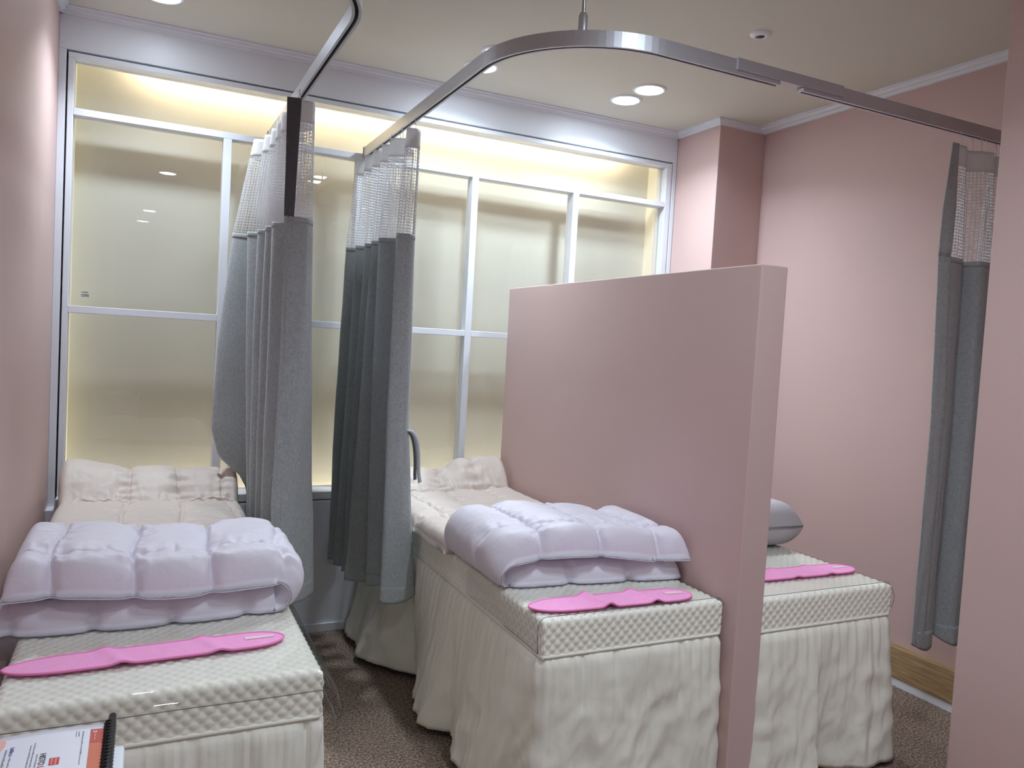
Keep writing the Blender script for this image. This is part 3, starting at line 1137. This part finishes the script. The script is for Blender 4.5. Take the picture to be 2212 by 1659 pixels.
def folded_duvet(label, xa, xb, y_front, y_back, closed, seed, th, front_bow, zbase, lower_ext, overhang, loc, zlift):
    """a quilt folded once: two layers joined by a round fold at x = xb (closed=+1) or xa (closed=-1)"""
    Ln = xb - xa
    t_out, t_in, t_low, t_lin = th * 1.28, th * 1.02, th * 0.90, th * 0.84
    r = (t_in + t_lin) / 2 * 0.97
    ns, nw = 340, 120
    Lu = Ln - r - th
    sl = np.concatenate([np.linspace(0, Lu, 150, endpoint=False), np.linspace(Lu, Lu + PI * r, 40, endpoint=False), np.linspace(Lu + PI * r, 2 * Lu + PI * r + lower_ext, 150)])
    Wd = y_back - y_front
    wl = np.linspace(0, Wd, nw)
    # pack rows towards the front rim
    wl = Wd * (0.5 - 0.5 * np.cos(PI * (wl / Wd))) * 0.55 + wl * 0.45
    S, Wg = np.meshgrid(sl, wl, indexing='ij')
    mid = np.zeros((ns, nw, 3))
    nrm = np.zeros((ns, nw, 3))
    zu, zl = zbase + t_low + 2 * r, zbase + t_low
    for i, s in enumerate(sl):
        if s < Lu:
            X, Z, nx, nzz = s, zu, 0, 1
        elif s < Lu + PI * r:
            a = (s - Lu) / r
            X, Z = Lu + r * math.sin(a), zbase + t_low + r + r * math.cos(a)
            nx, nzz = math.sin(a), math.cos(a)
        else:
            X, Z, nx, nzz = Lu - (s - Lu - PI * r), zl, 0, -1
        up = np.clip((Z - zl) / (2 * r), 0, 1)
        xx = (xa + X) if closed > 0 else (xb - X)
        if closed > 0:
            xx = xa + (X + 0.0)
        mid[i, :, 0] = xx
        f = (xx - xa) / Ln
        bow = front_bow(f)
        mid[i, :, 1] = y_front + wl + bow - overhang * up * (1 - wl / Wd) + overhang * (1 - up) * 0.0
        mid[i, :, 2] = Z + up * zlift(f) * np.ones(nw)
        nrm[i, :, 0] = nx if closed > 0 else -nx
        nrm[i, :, 2] = nzz
    upper = (S < Lu + PI * r * 0.5)
    dS = np.minimum(S, sl[-1] - S)
    dW = np.minimum(Wg, Wd - Wg)
    rim = edge_round(dW, Wd, 0.060) * edge_round(dS, 1, 0.050)
    rim_in = edge_round(dW, Wd, 0.016) * edge_round(dS, 1, 0.018)
    # stitch lines: across at thirds, lengthwise one third in from the front
    q = 1.0
    cell, ph = (0.185, 0.083) if closed > 0 else (0.215, 0.10)
    dl = np.abs(((S + ph + 0.5 * cell + 0.008 * np.sin(Wg * 14)) % cell) - 0.5 * cell)
    dm = np.abs(Wg - (0.27 * Wd + 0.012 * np.sin(S * 9 + seed)))
    st = seam(dl, 0.0055, 0.36) * seam(dl, 0.040, 0.26) * seam(dm, 0.0055, 0.36) * seam(dm, 0.036, 0.22)
    cr = crinkle(S, Wg, seed)
    w1 = noise_grid(S, Wg, 46, 9, seed + 1) * np.exp(-(dm / 0.05) ** 2)
    w2 = noise_grid(S, Wg, 10, 50, seed + 2) * np.exp(-(dl / 0.05) ** 2)
    near = np.exp(-(np.minimum(dl, dm) / 0.05) ** 2)
    # the front wall of each cell bulges, its stitch lines pull it in
    pull = np.exp(-(dl / 0.016) ** 2) * np.exp(-(Wg / 0.06) ** 2)
    mid[..., 1] += 0.015 * pull - 0.006 * np.exp(-(Wg / 0.05) ** 2) * (1 - np.exp(-(dl / 0.05) ** 2))
    cr = cr + 1.1 * (w1 + w2)
    low = S > Lu + PI * r
    mixf = np.clip((S - Lu) / (PI * r), 0, 1)
    tout = t_out * (1 - mixf) + t_low * mixf
    tin = t_in * (1 - mixf) + t_lin * mixf
    f_ = np.clip(np.minimum(dW, dS) / 0.055, 0, 1)
    f_ = f_ * f_ * (3 - 2 * f_)
    upf = np.clip(1 - mixf, 0, 1)
    mid[..., 2] -= (1 - f_) * (tin * upf * 0.92 + t_low * (1 - upf))
    tout = tout + (1 - f_) * tin * upf * 0.92 * (~low)
    h = tout * rim * st * 1.08 + 0.0080 * cr * rim * (0.5 + near)
    bend = (S > Lu) & (~low)
    h = np.where(bend, h * upf + t_low * np.maximum(f_, 0.03) * (1 - upf), h)
    h = np.where(low, t_low * np.maximum(f_, 0.03), h)
    hin = np.where(low, (t_lin + (1 - f_) * t_low) * rim * (0.72 + 0.28 * st) + 0.004 * cr * rim, tin * np.maximum(f_, 0.08) * (0.9 + 0.1 * st))
    hin = np.where((S > Lu) & (S < Lu + PI * r), np.minimum(hin, r * 0.93), hin)
    h = np.maximum(h, 0.0006)
    hin = np.maximum(hin, 0.0006)
    o = puff('folded_duvet', mid, nrm, h, hin, M['duvet'])
    tag(o, label, 'duvet', 'folded lavender duvets')
    # stitching cords sunk along the seams of the upper layer
    return o


folded_duvet('lavender quilted duvet folded in two on the left bed', 0.060, 0.785, -1.625, -1.215, 1, 3.0, 0.043,
             lambda f: 0.025 * (2 * f - 1) ** 2 + 0.02 * (f - 0.5), BT + 0.0065, 0.035, 0.028, None, lambda f: 0.020 * (1 - f) + 0.006 * math.sin(f * 9))
folded_duvet('lavender quilted duvet folded in two on the middle bed, rolled edge to the left', 1.352, 2.070, -1.625, -1.185, -1, 8.0, 0.042,
             lambda f: 0.035 * (1 - f) - 0.045 * max(0, f - 0.3), BT + 0.0065, 0.0, 0.030, None, lambda f: 0.026 * math.sin(min(1, f * 1.25) * PI))


def bed_pad(label, x0, x1, y0, y1, hump, zside, lines, cross, seed, side_roll):
    """quilted pad lying on the mattress and riding up over a pillow at the head.  hump(x, y) -> extra height"""
    nx, ny = 170, 260
    xs = np.linspace(x0, x1, nx)
    yy = np.linspace(y0, y1, ny)
    X, Y = np.meshgrid(xs, yy, indexing='ij')
    th = 0.027
    base = BT + 0.003 + th
    Hh = np.vectorize(hump)(X, Y)
    sag = np.vectorize(zside)(X, Y)
    jag = 0.012 * noise_grid(X, Y, 0, 5, seed)
    mid = np.stack([X + jag * ((X - x0) / (x1 - x0) - 0.5) * 1.6, Y, base + Hh + sag], -1)
    gx = np.gradient(mid[..., 2], axis=0) / (xs[1] - xs[0])
    gy = np.gradient(mid[..., 2], axis=1) / (yy[1] - yy[0])
    n = np.stack([-gx * 0.6, -gy, np.ones_like(gx)], -1)
    n /= np.linalg.norm(n, axis=-1, keepdims=True)
    dX = np.minimum(X - x0, x1 - X)
    dY = np.minimum(Y - y0, y1 - Y)
    rim = edge_round(dX, 1, 0.045) * edge_round(dY, 1, 0.045)
    dl = np.full_like(X, 9.0)
    for lx in lines:
        dl = np.minimum(dl, np.abs(X - lx - 0.012 * np.sin(Y * 7 + lx * 9)))
    dc = np.full_like(X, 9.0)
    for cy_ in cross:
        dc = np.minimum(dc, np.abs(Y - cy_ - 0.012 * np.sin(X * 8 + cy_ * 5)))
    st = seam(dl, 0.0065, 0.40) * seam(dl, 0.042, 0.34) * seam(dc, 0.008, 0.38) * seam(dc, 0.045, 0.30)
    cr = crinkle(X, Y, seed)
    near = np.exp(-(np.minimum(dl, dc) / 0.06) ** 2)
    cr = cr + 1.1 * (noise_grid(X, Y, 46, 9, seed + 1) * np.exp(-(dc / 0.06) ** 2) + noise_grid(X, Y, 10, 46, seed + 2) * np.exp(-(dl / 0.06) ** 2))
    f_ = np.clip(np.minimum(dX, dY) / 0.05, 0, 1)
    f_ = f_ * f_ * (3 - 2 * f_)
    mid[..., 2] -= (1 - f_) * th * 0.92
    h = (th * 1.25 + (1 - f_) * th * 0.92) * rim * st + 0.0085 * cr * rim * (0.45 + near)
    h = np.maximum(h, 0.0006)
    hm = np.maximum(th * 0.97 * f_, 0.0008)
    o = puff('bed_pad', mid, n, h, hm, M['padcloth'])
    tag(o, label, 'quilted pad', 'quilted bed pads')
    return o


def sstep(a, b, x):
    t = min(1, max(0, (x - a) / (b - a)))
    return t * t * (3 - 2 * t)


def hump1(x, y):
    # pillow under the pad: steep front slope, crease at its foot
    lump = 0.128 + 0.032 * sstep(0.35, 0.10, x) + 0.006 * math.sin(x * 19)
    return lump * sstep(-0.31, -0.145, y) * (0.9 + 0.1 * math.cos(y * 20)) - 0.002 * math.exp(-((y + 0.305) / 0.03) ** 2)


def hump2(x, y):
    lump = 0.085 + 0.05 * sstep(1.72, 1.86, x) - 0.012 * math.exp(-((x - 1.77) / 0.04) ** 2)
    return lump * sstep(-0.27, -0.12, y)


bed_pad('taupe quilted pad lying on the left bed and over its pillow', 0.058, 0.748, -1.190, -0.086, hump1, lambda x, y: 0.010 * sstep(0.55, 0.15, x),
        [0.305, 0.500, 0.690], [-0.315, -0.93], 4.0, 0)
bed_pad('taupe quilted pad on the middle bed, running up under the window', 1.372, 2.066, -1.150, -0.086, hump2, lambda x, y: -0.008 * sstep(1.425, 1.37, x),
        [1.505, 1.675, 1.875], [-0.262, -0.80], 14.0, 0)

# grey folded pillow on the far bed
nsx, nsy = 70, 60
xs = 2.5535 + 0.3185 * np.sin(np.linspace(-PI / 2, PI / 2, nsx))
ysl = -1.2425 + 0.1825 * np.sin(np.linspace(-PI / 2, PI / 2, nsy))
X, Y = np.meshgrid(xs, ysl, indexing='ij')
dX = np.minimum(X - xs[0], xs[-1] - X)
dY = np.minimum(Y - ysl[0], ysl[-1] - Y)
rim = edge_round(dX, 1, 0.085) * edge_round(dY, 1, 0.075)
hh = 0.093 * np.clip(rim, 0, 1) + 0.002 * noise_grid(X, Y, 9, 9, 3)
mid = np.stack([X, Y, np.full_like(X, BT + 0.096)], -1)
n = np.zeros_like(mid)
n[..., 2] = 1
o = puff('grey_pillow', mid, n, np.maximum(hh, 0.0006), np.maximum(0.091 * rim ** 0.7, 0.0006), M['greycloth'])
tag(o, 'plump smooth grey pillow lying across the bed behind the partition', 'pillow')


# pink felt bands on the vinyl
def felt_band(center, length, width, ang, label, bumps, bend=0.0):
    t = thing('felt_band', label, 'felt band', center, 'pink felt bands')
    ca, sa = math.cos(ang), math.sin(ang)

    def half(f):
        # outline half width: round right end, slimmer tapered left end
        e = min(f, 1 - f)
        k = 0.16 if f > 0.5 else 0.24
        return width / 2 * (1 - max(0, 1 - e / k) ** 2.3) ** 0.55

    n, m_ = 90, 14
    vs = []
    top, rimp = [], []

    def pt(f, g, dz=0.0):
        x = (f - 0.5) * length
        y = g * half(f) + bend * math.sin(f * PI)
        z = 0.0035
        for (bf, bh) in bumps:
            z += bh * math.exp(-((f - bf + 0.03 * g) / 0.030) ** 2)
        return (center[0] + x * ca - y * sa, center[1] + x * sa + y * ca, center[2] + z + dz)

    for i in range(n):
        f = 0.0005 + 0.999 * i / (n - 1)
        for j in range(m_):
            vs.append(pt(f, -1 + 2 * j / (m_ - 1)))
    o = link('felt', vs, grid_faces(n, m_), M['felt'], t)
    md = o.modifiers.new('felt', 'SOLIDIFY')
    md.thickness = 0.0042
    md.offset = -1
    up = [pt(0.0005 + 0.999 * i / 89, 1.0, -0.001) for i in range(90)]
    dn = [pt(0.0005 + 0.999 * i / 89, -1.0, -0.001) for i in range(89, -1, -1)]
    tube('bound_edge', up + dn, 0.0030, M['feltedge'], t, 6, closed=True)
    vs = []
    for i in range(8):
        for j in range(4):
            vs.append(pt(0.845 + 0.115 * i / 7, 0.02 + 0.40 * j / 3, 0.0012))
    link('hook_tape', vs, grid_faces(8, 4), M['felttape'], t)
    return t


ZV = BT + 0.0062
felt_band((0.392, -1.812, ZV), 0.605, 0.096, 0.045, 'pink felt band lying across the foot of the left bed', [(0.36, 0.007), (0.71, 0.006)])
felt_band((1.692, -1.795, ZV), 0.575, 0.112, -0.040, 'pink felt band lying across the foot of the middle bed', [(0.40, 0.013), (0.69, 0.010)])
felt_band((2.535, -1.720, ZV), 0.560, 0.105, -0.020, 'pink felt band on the bed behind the partition', [(0.40, 0.005), (0.69, 0.005)])

# ------------------------------------------------------------------ sticker on the glass
sx, sy, sz = 0.118, 0.0490, 1.553
t = thing('glass_sticker', 'tiny printed maker sticker low in the upper left pane', 'sticker', (sx, sy, sz))
box('film', (sx - 0.016, sy, sz - 0.012), (sx + 0.016, sy + 0.0008, sz + 0.012), M['sticker'], t)
for (a, b, z, hgt) in ((-0.006, 0.010, 0.009, 0.0022), (-0.015, -0.007, 0.009, 0.0012), (-0.015, 0.015, -0.001, 0.0012), (-0.004, 0.014, -0.003, 0.0014), (-0.015, 0.015, -0.008, 0.0018)):
    box('printed_line', (sx + a, sy - 0.0004, sz + z - hgt / 2), (sx + b, sy, sz + z + hgt / 2), M['ink'], t)

# ------------------------------------------------------------------ cart and brochure, near left corner
CZ = 0.888
t = thing('side_cart', 'white side cart at the near left corner, under the spiral-bound brochure', 'cart', (0.18, -2.90, 0))
box('cart_top', (0.012, -3.11, CZ - 0.020), (0.341, -2.688, CZ), M['whiteplastic'], t, 0.004)
box('cart_body', (0.022, -3.10, 0.08), (0.333, -2.698, CZ - 0.020), M['whiteplastic'], t, 0.004)
for lx in (0.05, 0.305):
    for ly in (-3.07, -2.73):
        lathe('caster', [(0.004, 0.08), (0.022, 0.06), (0.028, 0.03), (0.022, 0.004), (0.002, 0.0)], (lx, ly, 0), M['black'], t, 14)
lathe('knob', [(0.0005, 0.006), (0.006, 0.006), (0.008, 0.002), (0.008, -0.010), (0.0005, -0.010)], (0.3465, -2.752, CZ - 0.012), M['black'], t, 16)

PZ = CZ + 0.006
bx, by = 0.318, -2.642     # far right corner of the sheet stack, beside the comb
t = thing('brochure', 'spiral-bound brochure with an orange header lying on the white cart', 'brochure', (0.2, -2.8, CZ))
# stack of sheets with a slight lift at the far left
nx, ny = 24, 24
vs = []
for k in range(2):
    for i in range(nx):
        for j in range(ny):
            x = bx - 0.21 * i / (nx - 1)
            y = by - 0.29 * j / (ny - 1) - 0.012 * (i / (nx - 1))
            z = PZ + (0.004 if k else -0.004) + 0.004 * math.sin(i / (nx - 1) * 4) * (1 - j / (ny - 1))
            vs.append((x, y, z))
fs = grid_faces(nx, ny, nx * ny) + grid_faces(nx, ny, 0, True)
o_ = nx * ny
for i in range(nx - 1):
    fs += [(i * ny, (i + 1) * ny, (i + 1) * ny + o_, i * ny + o_), ((i + 1) * ny - 1 + ny, i * ny + ny - 1, i * ny + ny - 1 + o_, (i + 1) * ny - 1 + ny + o_)]
for j in range(ny - 1):
    fs += [(j, j + o_, j + 1 + o_, j + 1), ((nx - 1) * ny + j + 1, (nx - 1) * ny + j + 1 + o_, (nx - 1) * ny + j + o_, (nx - 1) * ny + j)]
link('pages', vs, [f[::-1] for f in fs], M['paper'], t)


def paper_z(x, y):
    i = (bx - x) / 0.21
    j = (by - y) / 0.29
    return PZ + 0.004 + 0.004 * math.sin(i * 4) * (1 - j)


def print_patch(name, x0, x1, y0, y1, material, parent, lift=0.0003):
    """flat print on the sheet; x runs across, y towards the reader"""
    vs = []
    for i in range(5):
        for j in range(9):
            x = x0 + (x1 - x0) * i / 4
            y = y0 + (y1 - y0) * j / 8
            vs.append((x, y, paper_z(x, y) + lift))
    return link(name, vs, grid_faces(5, 9), material, parent)


print_patch('header_print', 0.3003, 0.3168, -2.657, by - 0.28, M['orange'], t)
print_patch('header_print', 0.3003, 0.3168, -2.657, -2.693, M['orange_dark'], t, 0.0005)
# comb binding: spine rod with its row of rings
tube('spine', [(0.3250, -2.628, PZ + 0.006), (0.3228, -2.94, PZ + 0.006)], 0.0050, M['black'], t, 12)
base = None
for k in range(34):
    if base is None:
        pth = [(0.3228 + 0.0062 * math.cos(a_), -2.646, PZ + 0.004 + 0.0062 * math.sin(a_)) for a_ in [0.0, 0.6, 1.2, 1.8, 2.4, 3.0, 3.5]]
        base = tube('ring', pth, 0.0016, M['black'], t, 6, up=(0, 1, 0))
    else:
        o = base.copy()
        COL.objects.link(o)
        o.location = (-0.00006 * k, -k * 0.0085, 0)


def lettering(txt, x, y, size, material, parent, name='lettering'):
    cu = bpy.data.curves.new(name, 'FONT')
    cu.body = txt
    cu.size = size
    cu.extrude = 0.0001
    cu.materials.append(material)
    tmp = bpy.data.objects.new(name, cu)
    me = bpy.data.meshes.new_from_object(tmp)
    bpy.data.objects.remove(tmp)
    o = bpy.data.objects.new(name, me)
    COL.objects.link(o)
    o.parent = parent
    o.matrix_parent_inverse = Matrix.Translation(parent.location).inverted()
    # baseline runs towards the reader (-Y), letter tops towards the comb (+X)
    o.matrix_basis = Matrix(((0, 1, 0, x), (-1, 0, 0, y), (0, 0, 1, paper_z(x, y) + 0.0006), (0, 0, 0, 1)))
    return o


# layout filled in below
def text_line(x, y0, y1, wd, material, parent, seed):
    """a run of print too small to read: short separate strokes"""
    rnd = random.Random(seed)
    vs, fs = [], []
    y = y0
    while y > y1:
        ln = rnd.uniform(0.0012, 0.0034)
        k = len(vs)
        ww = wd * rnd.uniform(0.55, 1.0)
        z = paper_z(x, y) + 0.0004
        vs += [(x, y, z), (x + ww, y, z), (x + ww, y - ln, z), (x, y - ln, z)]
        fs.append((k, k + 3, k + 2, k + 1))
        y -= ln + rnd.uniform(0.0006, 0.0018)
    o = link('small_print', vs, fs, material, parent, smooth=False)
    o['kind'] = 'stuff'
    return o


print_patch('logo_mark', 0.3035, 0.3078, -2.662, -2.6665, M['paper'], t, 0.0007)
print_patch('logo_mark', 0.3044, 0.3069, -2.6634, -2.6652, M['orange_dark'], t, 0.0009)
text_line(0.3040, -2.669, -2.689, 0.0030, M['peach'], t, 5)
text_line(0.2912, -2.661, -2.742, 0.0019, M['greyink'], t, 6)
text_line(0.2866, -2.660, -2.673, 0.0018, M['greyink'], t, 7)
text_line(0.2836, -2.660, -2.671, 0.0014, M['greyink'], t, 8)
print_patch('emblem', 0.2590, 0.2700, -2.7205, -2.7375, M['red'], t)
text_line(0.2655, -2.7225, -2.7360, 0.0026, M['peach'], t, 9)
text_line(0.2610, -2.7225, -2.7360, 0.0026, M['peach'], t, 10)
lettering('HISTO', 0.2480, -2.7065, 0.0098, M['ink'], t)
lettering('L', 0.2480, -2.7365, 0.0098, M['red'], t)
text_line(0.2440, -2.7070, -2.76, 0.0019, M['greyink'], t, 11)
text_line(0.2390, -2.6780, -2.78, 0.0020, M['greyink'], t, 12)
text_line(0.2350, -2.6820, -2.78, 0.0020, M['greyink'], t, 13)
text_line(0.2135, -2.6800, -2.6990, 0.0052, M['blueink'], t, 14)
text_line(0.2150, -2.7030, -2.76, 0.0022, M['greyink'], t, 15)
text_line(0.2085, -2.6840, -2.76, 0.0030, M['greyink'], t, 16)
vs = [(x, y, paper_z(x, y) + 0.0004) for (x, y) in [(0.1930, -2.656), (0.2045, -2.658), (0.2070, -2.664), (0.2062, -2.676), (0.2020, -2.690), (0.1950, -2.704), (0.1850, -2.716), (0.1800, -2.690)]]
link('corner_print', vs, [tuple(range(7, -1, -1))], M['peach'], t, smooth=False)
